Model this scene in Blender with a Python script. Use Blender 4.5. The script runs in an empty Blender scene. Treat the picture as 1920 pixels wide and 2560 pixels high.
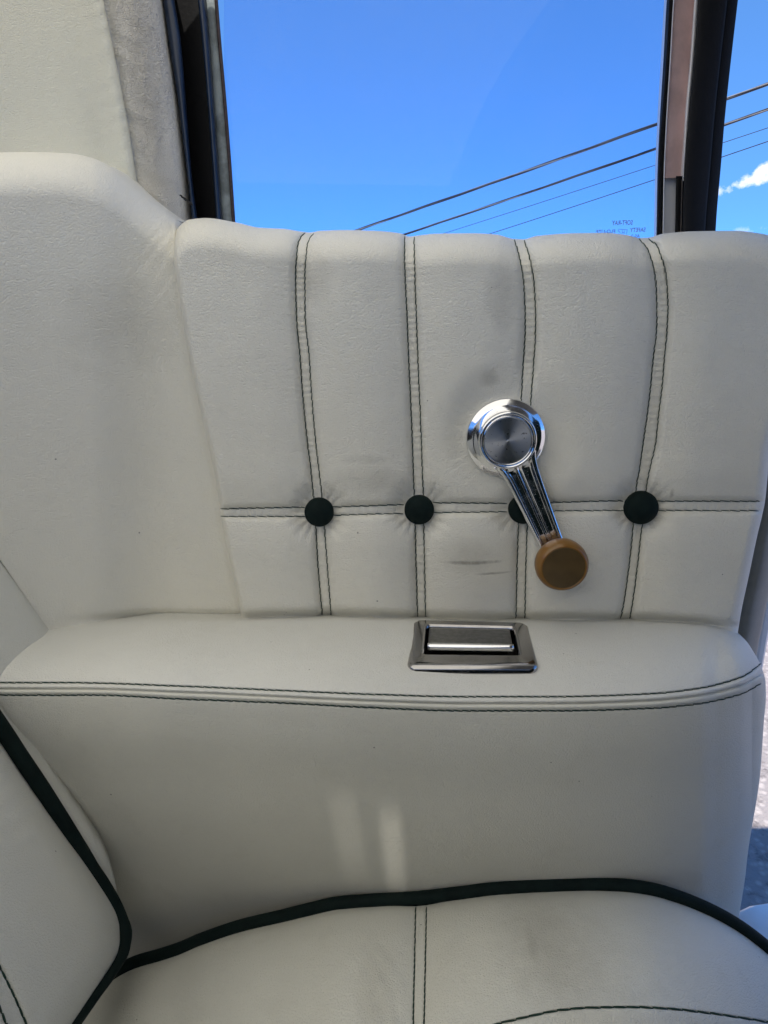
import bpy, math, random
import numpy as np
from mathutils import Matrix, Vector
random.seed(7); rng = np.random.default_rng(7)
SC = bpy.context.scene
COL = SC.collection
# ---------------------------------------------------------------- camera, sky, sun, exposure
PITCH = math.radians(17.0); F = 1775.0; CZ = 0.95
SP, CP = math.sin(PITCH), math.cos(PITCH)
cam = bpy.data.cameras.new('camera'); cob = bpy.data.objects.new('camera', cam); COL.objects.link(cob)
cob.location = (0, 0, CZ); cob.rotation_euler = (math.radians(90) - PITCH, 0, 0)
cam.sensor_fit = 'VERTICAL'; cam.sensor_height = 24.0; cam.lens = 24.0 * F / 2560.0
cam.clip_start = 0.02; cam.clip_end = 3000
SC.camera = cob
SUN_EL, SUN_AZ = math.radians(67), math.radians(192)     # azimuth clockwise from +Y: the sun stands behind the camera
W = bpy.data.worlds.new('World'); SC.world = W; W.use_nodes = True
nt = W.node_tree; nt.nodes.clear()
def N(nt, t, **k):
    n = nt.nodes.new(t)
    for a, b in k.items():
        if a.startswith('i_'):
            n.inputs[a[2:].replace('_', ' ')].default_value = b
        else: setattr(n, a, b)
    return n
wo = N(nt, 'ShaderNodeOutputWorld'); bg = N(nt, 'ShaderNodeBackground'); bg.inputs[1].default_value = 0.15
sky = N(nt, 'ShaderNodeTexSky', sky_type='NISHITA', sun_disc=False, sun_elevation=SUN_EL, sun_rotation=SUN_AZ,
        altitude=13000, air_density=1.0, dust_density=0.0, ozone_density=4.0)
hsv = N(nt, 'ShaderNodeHueSaturation'); hsv.inputs['Saturation'].default_value = 1.1; hsv.inputs['Value'].default_value = 1.0
nt.links.new(sky.outputs[0], hsv.inputs['Color'])
def dirv(px, py):
    x, yy = (px - 960) / F, (py - 1280) / F
    v = Vector((x, CP - yy * SP, -SP - yy * CP)); return v.normalized()
# a small bank of cloud low in the sky, laid out by direction
tc = N(nt, 'ShaderNodeTexCoord')
def cloud(c, along, half_a, half_b, sc_, thr, soft):
    u = (along - c * along.dot(c)).normalized(); v = c.cross(u)
    def dot(vec):
        d = N(nt, 'ShaderNodeVectorMath', operation='DOT_PRODUCT'); d.inputs[1].default_value = vec
        nt.links.new(tc.outputs['Generated'], d.inputs[0]); return d.outputs['Value']
    def m(op, a, b=None, cl=False):
        n = N(nt, 'ShaderNodeMath', operation=op, use_clamp=cl)
        for i, s in enumerate((a, b)):
            if s is None: continue
            if isinstance(s, (int, float)): n.inputs[i].default_value = s
            else: nt.links.new(s, n.inputs[i])
        return n.outputs[0]
    a = m('DIVIDE', dot(u), half_a); b = m('DIVIDE', dot(v), half_b)
    r = m('ADD', m('MULTIPLY', a, a), m('MULTIPLY', b, b))
    ns = N(nt, 'ShaderNodeTexNoise'); ns.inputs['Scale'].default_value = sc_; ns.inputs['Detail'].default_value = 7; ns.inputs['Roughness'].default_value = .6
    nt.links.new(tc.outputs['Generated'], ns.inputs['Vector'])
    q = m('SUBTRACT', m('ADD', m('SUBTRACT', 1.0, r), m('MULTIPLY', m('SUBTRACT', ns.outputs[0], .5), 4.2)), thr)
    q = m('DIVIDE', q, soft, True)
    front = m('GREATER_THAN', dot(c), 0.5)
    return m('MULTIPLY', q, front)
c1 = cloud(dirv(1895, 437), dirv(2000, 400) - dirv(1800, 475), .085, .0120, 38, .5, .8)
c2 = cloud(dirv(1872, 574), dirv(2000, 560) - dirv(1800, 580), .022, .006, 60, .55, 2.2)
mx = N(nt, 'ShaderNodeMath', operation='MAXIMUM'); nt.links.new(c1, mx.inputs[0]); nt.links.new(c2, mx.inputs[1])
mixc = N(nt, 'ShaderNodeMix', data_type='RGBA'); mixc.inputs['B'].default_value = (3, 3, 3.1, 1)
nt.links.new(mx.outputs[0], mixc.inputs['Factor']); 
tint = N(nt, 'ShaderNodeMix', data_type='RGBA', blend_type='MULTIPLY'); tint.inputs['Factor'].default_value = 1; tint.inputs['B'].default_value = (.60, 1.06, 1.66, 1)
gam = N(nt, 'ShaderNodeGamma'); gam.inputs[1].default_value = .48
nt.links.new(hsv.outputs[0], gam.inputs[0]); nt.links.new(gam.outputs[0], tint.inputs['A']); nt.links.new(tint.outputs['Result'], mixc.inputs['A'])
nt.links.new(mixc.outputs['Result'], bg.inputs[0]); nt.links.new(bg.outputs[0], wo.inputs[0])
sl_ = bpy.data.lights.new('sun', 'SUN'); sl_.energy = 2.7; sl_.angle = math.radians(.5); sl_.color = (1, .95, .87)
so = bpy.data.objects.new('sun', sl_); COL.objects.link(so)
sd = Vector((math.sin(SUN_AZ) * math.cos(SUN_EL), math.cos(SUN_AZ) * math.cos(SUN_EL), math.sin(SUN_EL)))
so.rotation_euler = sd.to_track_quat('Z', 'Y').to_euler(); so.location = (0, -4, 8)
SC.view_settings.view_transform = 'Standard'; SC.view_settings.look = 'None'; SC.view_settings.gamma = 1
SC.view_settings.use_curve_mapping = False; SC.view_settings.exposure = 1.62
SC.render.engine = 'CYCLES'; SC.cycles.max_bounces = 10; SC.cycles.diffuse_bounces = 6

# ---------------------------------------------------------------- helpers
def ray(px, py):
    x = (px - 960.0) / F; yy = (py - 1280.0) / F
    return x, CP - yy * SP, -SP - yy * CP
def PY(px, py, Y):
    x, dy, dz = ray(px, py); t = Y / dy
    return np.stack(np.broadcast_arrays(x * t, Y + 0 * t, CZ + dz * t), -1)
def YatZ(px, py, z):
    x, dy, dz = ray(px, py); return dy * (z - CZ) / dz
def ZatY(px, py, Y):
    x, dy, dz = ray(px, py); return CZ + dz * Y / dy
def pl(pts, swap=False):
    """interpolator through (x,y) pairs; swap -> x as a function of y. Smooth (monotone-ish) by dense catmull resample"""
    a = np.array(pts, float)
    if swap: a = a[:, ::-1]
    a = a[np.argsort(a[:, 0])]
    x, y = a[:, 0], a[:, 1]
    h = np.diff(x); d = np.diff(y) / h
    m = np.empty(len(x)); m[0] = d[0]; m[-1] = d[-1]
    for i in range(1, len(x) - 1):
        m[i] = 0 if d[i - 1] * d[i] <= 0 else 2 * d[i - 1] * d[i] / (d[i - 1] + d[i])
    def f(q):
        q = np.asarray(q, float); i = np.clip(np.searchsorted(x, q) - 1, 0, len(h) - 1)
        t = (q - x[i]) / h[i]; o = (t < 0) | (t > 1); tt = np.clip(t, 0, 1)
        v = ((2 * tt**3 - 3 * tt**2 + 1) * y[i] + (tt**3 - 2 * tt**2 + tt) * h[i] * m[i]
             + (-2 * tt**3 + 3 * tt**2) * y[i + 1] + (tt**3 - tt**2) * h[i] * m[i + 1])
        return v + np.where(t < 0, t * h[i] * m[i], 0) + np.where(t > 1, (t - 1) * h[i] * m[i + 1], 0)
    return f
def sstep(a, b, x):
    t = np.clip((x - a) / (b - a), 0, 1); return t * t * (3 - 2 * t)
def rollf(d, L):          # quarter-round drop: 1 at the edge, 0 at distance L
    return 1 - np.sqrt(np.clip(1 - (1 - np.clip(d / L, 0, 1))**2, 0, 1))
def wob(a, b, seed, k):   # cheap smooth 2D noise made of sines
    r = np.random.default_rng(seed); s = 0 * (a + b)
    for i in range(7):
        f1, f2, p = r.normal(0, k), r.normal(0, k), r.uniform(0, 6.28)
        s = s + np.sin(a * f1 + b * f2 + p + 1.3 * np.sin(a * f2 * .7 - b * f1 * .6 + p * 2))
    return s / 7
def mesh_obj(name, verts, faces, mat, parent=None, smooth=True):
    me = bpy.data.meshes.new(name)
    me.from_pydata([tuple(map(float, v)) for v in verts], [], [tuple(map(int, f)) for f in faces])
    me.update()
    if mat: me.materials.append(mat)
    o = bpy.data.objects.new(name, me); COL.objects.link(o)
    if smooth: me.polygons.foreach_set('use_smooth', [True] * len(me.polygons))
    if parent:
        o.parent = parent; o.matrix_parent_inverse = MW[parent.name].inverted()
    MW[o.name] = Matrix.Identity(4)
    return o
MW = {}
def grid_obj(name, P, mat, parent=None, flip=False):
    n, m = P.shape[:2]
    me = bpy.data.meshes.new(name)
    me.vertices.add(n * m); me.vertices.foreach_set('co', P.reshape(-1).astype(np.float32))
    idx = np.arange(n * m).reshape(n, m)
    q = np.stack([idx[:-1, :-1], idx[:-1, 1:], idx[1:, 1:], idx[1:, :-1]], -1).reshape(-1, 4)
    if flip: q = q[:, ::-1]
    me.loops.add(q.size); me.loops.foreach_set('vertex_index', q.reshape(-1).astype(np.int32))
    me.polygons.add(len(q)); me.polygons.foreach_set('loop_start', (np.arange(len(q)) * 4).astype(np.int32))
    me.polygons.foreach_set('loop_total', np.full(len(q), 4, np.int32))
    me.update(calc_edges=True); me.validate()
    me.polygons.foreach_set('use_smooth', [True] * len(me.polygons))
    me.materials.append(mat)
    o = bpy.data.objects.new(name, me); COL.objects.link(o)
    if parent:
        o.parent = parent; o.matrix_parent_inverse = MW[parent.name].inverted()
    MW[o.name] = Matrix.Identity(4)
    return o
class MB:
    def __init__(s): s.v = []; s.f = []
    def add(s, v, f):
        b = len(s.v); s.v += [tuple(map(float, q)) for q in v]; s.f += [tuple(b + i for i in q) for q in f]
    def tube(s, pts, r, n=8, caps=True):
        pts = [Vector(p) for p in pts]; k = len(pts); R = r if hasattr(r, '__len__') else [r] * k
        up = None; vs = []
        for i, p in enumerate(pts):
            t = (pts[min(i + 1, k - 1)] - pts[max(i - 1, 0)]).normalized()
            if up is None:
                a = Vector((0, 0, 1)) if abs(t.z) < .9 else Vector((1, 0, 0)); up = t.cross(a).normalized()
            up = (up - t * up.dot(t)).normalized(); w = t.cross(up)
            for j in range(n):
                an = 2 * math.pi * j / n; vs.append(p + (up * math.cos(an) + w * math.sin(an)) * R[i])
        fs = [(i * n + j, i * n + (j + 1) % n, (i + 1) * n + (j + 1) % n, (i + 1) * n + j) for i in range(k - 1) for j in range(n)]
        if caps: fs += [tuple(range(n))[::-1], tuple((k - 1) * n + j for j in range(n))]
        s.add(vs, fs)
    def lathe(s, prof, n=96):   # prof: (r, z) about local z
        k = len(prof); vs = []
        for r, z in prof:
            for j in range(n):
                a = 2 * math.pi * j / n; vs.append((r * math.cos(a), r * math.sin(a), z))
        fs = [(i * n + j, i * n + (j + 1) % n, (i + 1) * n + (j + 1) % n, (i + 1) * n + j) for i in range(k - 1) for j in range(n)]
        s.add(vs, fs)
    def box(s, lo, hi, bev=0.0):
        x0, y0, z0 = lo; x1, y1, z1 = hi
        v = [(x0, y0, z0), (x1, y0, z0), (x1, y1, z0), (x0, y1, z0), (x0, y0, z1), (x1, y0, z1), (x1, y1, z1), (x0, y1, z1)]
        s.add(v, [(3, 2, 1, 0), (4, 5, 6, 7), (0, 1, 5, 4), (1, 2, 6, 5), (2, 3, 7, 6), (3, 0, 4, 7)])
    def build(s, name, mat, parent=None, smooth=True): return mesh_obj(name, s.v, s.f, mat, parent, smooth)
def bevel(o, w, seg=3):
    m = o.modifiers.new('bevel', 'BEVEL'); m.width = w; m.segments = seg; m.limit_method = 'ANGLE'
def thing(name, label, cat, loc, group=None):
    o = bpy.data.objects.new(name, None); COL.objects.link(o); o.location = loc; o.empty_display_size = .05
    o['label'] = label; o['category'] = cat
    if group: o['group'] = group
    MW[o.name] = Matrix.Translation(loc)
    return o

# ---------------------------------------------------------------- materials
def principled(name, color, rough=.5, metal=0, **kw):
    m = bpy.data.materials.new(name); m.use_nodes = True; b = m.node_tree.nodes['Principled BSDF']
    b.inputs['Base Color'].default_value = (*color, 1); b.inputs['Roughness'].default_value = rough; b.inputs['Metallic'].default_value = metal
    for k, v in kw.items(): b.inputs[k.replace('_', ' ')].default_value = v
    return m, m.node_tree, b
def noise(t, scale, detail=3, rough=.5, vec=None):
    n = N(t, 'ShaderNodeTexNoise'); n.inputs['Scale'].default_value = scale; n.inputs['Detail'].default_value = detail; n.inputs['Roughness'].default_value = rough
    if vec is not None: t.links.new(vec, n.inputs['Vector'])
    return n.outputs[0]
def math_(t, op, a, b=None, clamp=False):
    n = N(t, 'ShaderNodeMath', operation=op, use_clamp=clamp)
    for i, s in enumerate((a, b)):
        if s is None: continue
        if isinstance(s, (int, float)): n.inputs[i].default_value = s
        else: t.links.new(s, n.inputs[i])
    return n.outputs[0]
def maprange(t, v, a, b, c=0., d=1.):
    n = N(t, 'ShaderNodeMapRange', interpolation_type='SMOOTHSTEP'); t.links.new(v, n.inputs[0])
    for i, q in enumerate((a, b, c, d)): n.inputs[i + 1].default_value = q
    return n.outputs[0]
def mixrgb(t, fac, a, b, mode='MIX'):
    n = N(t, 'ShaderNodeMix', data_type='RGBA', blend_type=mode)
    if isinstance(fac, (int, float)): n.inputs['Factor'].default_value = fac
    else: t.links.new(fac, n.inputs['Factor'])
    for k, s in (('A', a), ('B', b)):
        if isinstance(s, tuple): n.inputs[k].default_value = (*s, 1)
        else: t.links.new(s, n.inputs[k])
    return n.outputs['Result']
def leather(name, base, dirt, grain=850, gstr=.25, wr=.2, rough=.46, stains_shade=(), wstretch=(1, 1, 1), speck=.66):
    m, t, b = principled(name, base, rough)
    tc = N(t, 'ShaderNodeTexCoord'); geo = N(t, 'ShaderNodeNewGeometry'); pos = geo.outputs['Position']
    big = maprange(t, noise(t, 9, 4, .6, pos), .45, .75)
    mid = maprange(t, noise(t, 38, 5, .65, pos), .52, .78)
    col = mixrgb(t, math_(t, 'MULTIPLY', big, .12), base, dirt)
    col = mixrgb(t, math_(t, 'MULTIPLY', mid, .13), col, dirt)
    # tiny dark specks and lint
    vs = N(t, 'ShaderNodeTexVoronoi'); vs.inputs['Scale'].default_value = 55; t.links.new(pos, vs.inputs['Vector'])
    vs2 = N(t, 'ShaderNodeVectorMath', operation='SCALE'); 
    sp1 = math_(t, 'LESS_THAN', vs.outputs['Distance'], .034)
    rnd = N(t, 'ShaderNodeSeparateColor'); t.links.new(vs.outputs['Color'], rnd.inputs[0])
    sp = math_(t, 'MULTIPLY', sp1, math_(t, 'GREATER_THAN', rnd.outputs[0], speck))
    col = mixrgb(t, math_(t, 'MULTIPLY', sp, .65), col, (.08, .07, .06))
    for (c, rad, sx, sz, amt, sc2) in stains_shade:      # smudges and a painted shade band, each with its own place
        vm = N(t, 'ShaderNodeVectorMath', operation='SUBTRACT'); t.links.new(pos, vm.inputs[0]); vm.inputs[1].default_value = c
        vd = N(t, 'ShaderNodeVectorMath', operation='MULTIPLY'); t.links.new(vm.outputs[0], vd.inputs[0]); vd.inputs[1].default_value = (1 / (rad * sx), 1 / (rad * 3), 1 / (rad * sz))
        vl = N(t, 'ShaderNodeVectorMath', operation='LENGTH'); t.links.new(vd.outputs[0], vl.inputs[0])
        nn = noise(t, sc2, 4, .7, pos)
        f = math_(t, 'SUBTRACT', math_(t, 'ADD', maprange(t, vl.outputs['Value'], 1.2, .1), math_(t, 'MULTIPLY', nn, 1.1)), .95, True)
        f = math_(t, 'MULTIPLY', f, amt * .95, True)
        col = mixrgb(t, f, col, (dirt[0] * .5, dirt[1] * .48, dirt[2] * .45))
    t.links.new(col, b.inputs['Base Color'])
    # grain
    v = N(t, 'ShaderNodeTexVoronoi', feature='DISTANCE_TO_EDGE'); v.inputs['Scale'].default_value = grain
    wn = N(t, 'ShaderNodeTexNoise'); wn.inputs['Scale'].default_value = grain * .35; t.links.new(pos, wn.inputs['Vector'])
    wv = N(t, 'ShaderNodeVectorMath', operation='SCALE'); wv.inputs['Scale'].default_value = .9 / grain * 1.4; t.links.new(wn.outputs['Color'], wv.inputs[0])
    wa = N(t, 'ShaderNodeVectorMath', operation='ADD'); t.links.new(pos, wa.inputs[0]); t.links.new(wv.outputs[0], wa.inputs[1])
    t.links.new(wa.outputs[0], v.inputs['Vector'])
    g = maprange(t, v.outputs['Distance'], 0, .18)
    mpg = N(t, 'ShaderNodeMapping'); mpg.inputs['Scale'].default_value = wstretch; t.links.new(pos, mpg.inputs['Vector'])
    w = noise(t, 330, 4, .62, mpg.outputs[0])
    wmask = maprange(t, noise(t, 14, 2, .5, pos), .42, .62, .25, 1)
    b1 = N(t, 'ShaderNodeBump'); b1.inputs['Strength'].default_value = gstr; b1.inputs['Distance'].default_value = .0011
    t.links.new(g, b1.inputs['Height'])
    b2 = N(t, 'ShaderNodeBump'); b2.inputs['Distance'].default_value = .0045
    t.links.new(math_(t, 'MULTIPLY', wmask, wr), b2.inputs['Strength'])
    t.links.new(w, b2.inputs['Height']); t.links.new(b1.outputs[0], b2.inputs['Normal']); t.links.new(b2.outputs[0], b.inputs['Normal'])
    t.links.new(maprange(t, mid, 0, 1, rough, rough + .1), b.inputs['Roughness'])
    b.inputs['Specular IOR Level'].default_value = .42
    return m
LB, LD = (.755, .73, .64), (.45, .43, .36)  # same leather throughout; armrest, seat, lower panel coloured darker to stand for shade
def pt(px, py, Y): x, dy, dz = ray(px, py); t = Y / dy; return (x * t, Y, CZ + dz * t)
M_quilt = leather('leather_quilted', LB, LD, 520, .42, .18, stains_shade=[
    (pt(1165, 1385, .49), .022, 1.5, 1, .35, 60), (pt(1225, 945, .49), .011, 1, 1, .42, 90), (pt(930, 1200, .49), .035, 1.2, .5, .35, 70),
    (pt(780, 690, .49), .02, 1, 1.5, .35, 80), (pt(1255, 740, .49), .018, 1, 2, .4, 80), (pt(1682, 1236, .49), .004, .6, 1.5, .9, 250),
    (pt(1180, 1402, .49), .016, 2.2, .16, 1.1, 160), (pt(1235, 1430, .49), .012, 1.8, .14, 1.0, 200), (pt(915, 1148, .49), .013, 2.2, .5, .35, 130)])  # last entry: faint shade left of the crank, painted as darker leather
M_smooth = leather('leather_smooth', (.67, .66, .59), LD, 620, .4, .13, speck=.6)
M_corner = leather('leather_corner', LB, LD, 560, .36, .155, stains_shade=[(pt(300, 800, .47), .05, 1.3, 1, .25, 40)], speck=.7)
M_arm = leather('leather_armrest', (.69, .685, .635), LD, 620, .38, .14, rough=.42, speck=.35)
M_cush = leather('leather_seat', (.68, .675, .61), LD, 540, .42, .2, speck=.3, stains_shade=[
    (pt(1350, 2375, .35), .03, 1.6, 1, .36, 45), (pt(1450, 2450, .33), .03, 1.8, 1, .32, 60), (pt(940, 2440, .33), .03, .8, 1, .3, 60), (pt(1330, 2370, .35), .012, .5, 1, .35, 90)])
M_sail = leather('vinyl_pillar', (.72, .705, .59), (.66, .64, .53), 700, .45, .2, rough=.55, speck=.95)
M_strip = leather('vinyl_pillar_return', (.66, .635, .575), (.36, .33, .29), 700, .7, .55, rough=.65, speck=.9,
                  stains_shade=[(pt(465, 520, .57), .012, .8, 1.2, 1.6, 160), (pt(360, 250, .56), .05, .35, 4, .5, 30)])
M_head = leather('trim_fabric', (.66, .64, .58), (.60, .58, .5), 500, .3, .2, rough=.7)
M_top, t_, b_ = principled('added_light_cloth', (.80, .77, .60), .9)    # unseen cloth roof, made translucent for soft warm light from above
tl_ = N(t_, 'ShaderNodeBsdfTranslucent'); tl_.inputs[0].default_value = (.82, .765, .63, 1); mx_ = N(t_, 'ShaderNodeMixShader'); mx_.inputs[0].default_value = .62
t_.links.new(b_.outputs[0], mx_.inputs[1]); t_.links.new(tl_.outputs[0], mx_.inputs[2]); p_ = N(t_, 'ShaderNodeNewGeometry').outputs['Position']; sx_ = N(t_, 'ShaderNodeSeparateXYZ'); t_.links.new(p_, sx_.inputs[0])
def spot(x0, x1, y0, y1, sk):
    xx = math_(t_, 'ADD', sx_.outputs[0], math_(t_, 'MULTIPLY', math_(t_, 'SUBTRACT', sx_.outputs[1], y0), sk)); e = .0025
    a = math_(t_, 'MULTIPLY', maprange(t_, xx, x0 - e, x0 + e), maprange(t_, xx, x1 + e, x1 - e))
    return math_(t_, 'MULTIPLY', a, math_(t_, 'MULTIPLY', maprange(t_, sx_.outputs[1], y0 - e, y0 + e), maprange(t_, sx_.outputs[1], y1 + e, y1 - e)))
SPX, SPY = -.079, .128
f1 = spot(SPX + .016, SPX + .030, SPY - .019, SPY - .006, -.15); f2 = spot(SPX - .014, SPX + .004, SPY - .016, SPY - .002, .1)  # clear spots added in the unseen cloth, throwing two sun patches on the lower panel
tr_ = N(t_, 'ShaderNodeBsdfTransparent'); m2_ = N(t_, 'ShaderNodeMixShader')
t_.links.new(math_(t_, 'ADD', math_(t_, 'MULTIPLY', f1, .42), math_(t_, 'MULTIPLY', f2, .16)), m2_.inputs[0])
t_.links.new(mx_.outputs[0], m2_.inputs[1]); t_.links.new(tr_.outputs[0], m2_.inputs[2])
t_.links.new(m2_.outputs[0], t_.nodes['Material Output'].inputs[0])
def simple(name, col, rough=.5, metal=0, nsc=60, namt=.3, bump=.0, bsc=400, **kw):
    m, t, b = principled(name, col, rough, metal, **kw)
    geo = N(t, 'ShaderNodeNewGeometry'); n = noise(t, nsc, 4, .6, geo.outputs['Position'])
    dark = tuple(c * (1 - namt) for c in col)
    t.links.new(mixrgb(t, maprange(t, n, .35, .7), col, dark), b.inputs['Base Color'])
    if bump:
        bb = N(t, 'ShaderNodeBump'); bb.inputs['Strength'].default_value = bump; bb.inputs['Distance'].default_value = .0008
        t.links.new(noise(t, bsc, 4, .6, geo.outputs['Position']), bb.inputs['Height']); t.links.new(bb.outputs[0], b.inputs['Normal'])
    return m
M_green = simple('dark_green_leather', (.005, .013, .012), .75, 0, 80, .3, .5, 900, Specular_IOR_Level=.15)
M_thread = simple('green_thread', (.010, .040, .028), .8, 0, 300, .3)
M_crease = simple('seam_crease', (.30, .27, .23), .8)
def chrome(name, rough=.1, col=(.82, .82, .83), pits=.5, dusty=.15):
    m, t, b = principled(name, col, rough, 1)
    pos = N(t, 'ShaderNodeNewGeometry').outputs['Position']
    v = noise(t, 900, 3, .6, pos); p = maprange(t, v, .66, .72)
    p = math_(t, 'MULTIPLY', p, pits)
    t.links.new(mixrgb(t, p, col, (.1, .08, .06)), b.inputs['Base Color'])
    n2 = noise(t, 120, 4, .6, pos)
    t.links.new(math_(t, 'ADD', maprange(t, n2, .4, .75, rough, rough + dusty), p), b.inputs['Roughness'])
    return m
M_chrome = chrome('chrome', .07)
M_chrome_d = chrome('worn_chrome', .13, (.40, .39, .385), .35, .12)
M_dark = simple('dark_recess', (.012, .012, .013), .7)
# spun metal insert: real rings plus radial anisotropy
m_, t_, b_ = principled('spun_metal', (.8, .8, .81), .3, 1, Anisotropic=.85)
tg = N(t_, 'ShaderNodeTangent', direction_type='RADIAL', axis='Z'); t_.links.new(tg.outputs[0], b_.inputs['Tangent'])
p_ = N(t_, 'ShaderNodeNewGeometry').outputs['Position']
t_.links.new(mixrgb(t_, maprange(t_, noise(t_, 420, 4, .6, p_), .62, .7), (.8, .8, .81), (.06, .05, .05)), b_.inputs['Base Color'])
M_spun = m_
m_, t_, b_ = principled('amber_plastic', (.2, .09, .016), .3, 0, Subsurface_Weight=.25, Coat_Weight=.15)
b_.inputs['Subsurface Radius'].default_value = (.004, .0015, .0005); M_amber = m_
p_ = N(t_, 'ShaderNodeNewGeometry').outputs['Position']
t_.links.new(mixrgb(t_, noise(t_, 120, 4, .6, p_), (.26, .125, .020), (.17, .078, .013)), b_.inputs['Base Color'])
M_amber_face = simple('amber_plastic_face', (.11, .068, .023), .42, 0, 60, .3)
M_rubber = simple('black_rubber', (.004, .004, .0045), .6, 0, 90, .3, .3, 300, Specular_IOR_Level=.25)
M_rubber_gl = simple('glossy_rubber', (.010, .022, .050), .32, 0, 60, .3, .1, 200)
M_felt = simple('grey_felt_channel', (.27, .31, .32), .75, 0, 70, .5, .5, 300)
M_pinkbr = simple('pinkish_metal', (.72, .50, .46), .5, .0, 50, .2, .1, 500)  # flat pinkish satin tone over the whole bar
M_white = simple('white_body_paint', (.78, .78, .79), .35, 0, 40, .06, Coat_Weight=.4)
M_trimgr = simple('grey_painted_return', (.20, .205, .19), .55, 0, 60, .15, .25, 700)
M_floor = simple('floor_carpet', (.03, .03, .03), .95, 0, 200, .4)

# ================================================================ quilted panel
D = .50
ybk = pl([(-200, 1552), (160, 1550), (250, 1545), (400, 1538), (560, 1540), (700, 1536), (850, 1535), (1000, 1538), (1200, 1543), (1400, 1543), (1600, 1545), (1750, 1552), (1800, 1560), (2000, 1563)])
ysq = pl([(380, 700), (425, 640), (434, 602), (442, 575), (455, 560), (472, 549), (515, 545), (590, 556), (650, 569), (710, 572), (755, 579), (775, 581), (800, 577), (860, 575), (940, 577), (1000, 583),
          (1023, 591), (1050, 588), (1090, 584), (1180, 583), (1240, 586), (1285, 597), (1308, 598), (1340, 590), (1430, 583), (1510, 582), (1570, 588), (1598, 595), (1620, 594), (1660, 584), (1740, 578), (1840, 577), (1890, 582), (1940, 592), (2000, 612)])
EL = pl([(434, 600), (434, 645), (445, 720), (465, 850), (500, 1020), (530, 1150), (546, 1240), (560, 1330), (580, 1430), (602, 1535), (612, 1600)], True)
ER = pl([(2010, 560), (1985, 800), (1955, 1000), (1925, 1130), (1913, 1250), (1905, 1290), (1893, 1340), (1872, 1440), (1852, 1535), (1842, 1600)], True)
seamL = [pl(s, True) for s in (
    [(766, 578), (750, 596), (743, 618), (739, 700), (741, 790), (749, 880), (758, 1000), (768, 1100), (778, 1180), (784, 1245), (790, 1320), (794, 1400), (806, 1540)],
    [(1012, 580), (1011, 640), (1013, 700), (1017, 780), (1021, 880), (1025, 970), (1029, 1060), (1033, 1170), (1036, 1240), (1038, 1310), (1040, 1400), (1044, 1540)],
    [(1280, 588), (1290, 612), (1302, 660), (1310, 717), (1313, 810), (1307, 926), (1303, 1001), (1297, 1150), (1296, 1309), (1293, 1400), (1290, 1540)],
    [(1585, 585), (1604, 605), (1617, 620), (1627, 645), (1636, 680), (1641, 730), (1642, 790), (1640, 840), (1634, 885), (1627, 960), (1619, 1030), (1610, 1090), (1600, 1165), (1589, 1230), (1583, 1313), (1564, 1480), (1553, 1540)])]
seamR = [pl(s, True) for s in (
    [(789, 578), (774, 596), (767, 618), (762, 700), (763, 790), (772, 880), (780, 1000), (790, 1110), (799, 1190), (805, 1245), (811, 1320), (817, 1400), (828, 1540)],
    [(1035, 580), (1037, 680), (1041, 790), (1046, 930), (1051, 1040), (1056, 1180), (1058, 1240), (1059, 1310), (1061, 1400), (1064, 1540)],
    [(1304, 588), (1314, 612), (1325, 648), (1336, 717), (1339, 810), (1333, 926), (1327, 1000), (1322, 1150), (1318, 1320), (1315, 1400), (1312, 1540)],
    [(1605, 585), (1624, 600), (1641, 612), (1652, 640), (1662, 670), (1668, 720), (1670, 770), (1667, 830), (1662, 885), (1656, 960), (1647, 1030), (1639, 1110), (1627, 1160), (1615, 1225), (1605, 1313), (1588, 1460), (1576, 1540)])]
HU = pl([(400, 1274), (545, 1272), (760, 1268), (834, 1267), (1012, 1261), (1085, 1257), (1270, 1258), (1565, 1252), (1645, 1253), (1912, 1253)])
HL = pl([(400, 1291), (545, 1291), (762, 1291), (834, 1288), (1012, 1283), (1270, 1279), (1565, 1276), (1905, 1277)])
BUT = [(798, 1280, 36), (1048, 1274, 36.5), (1308, 1272, 37), (1602, 1269, 41.5)]
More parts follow.
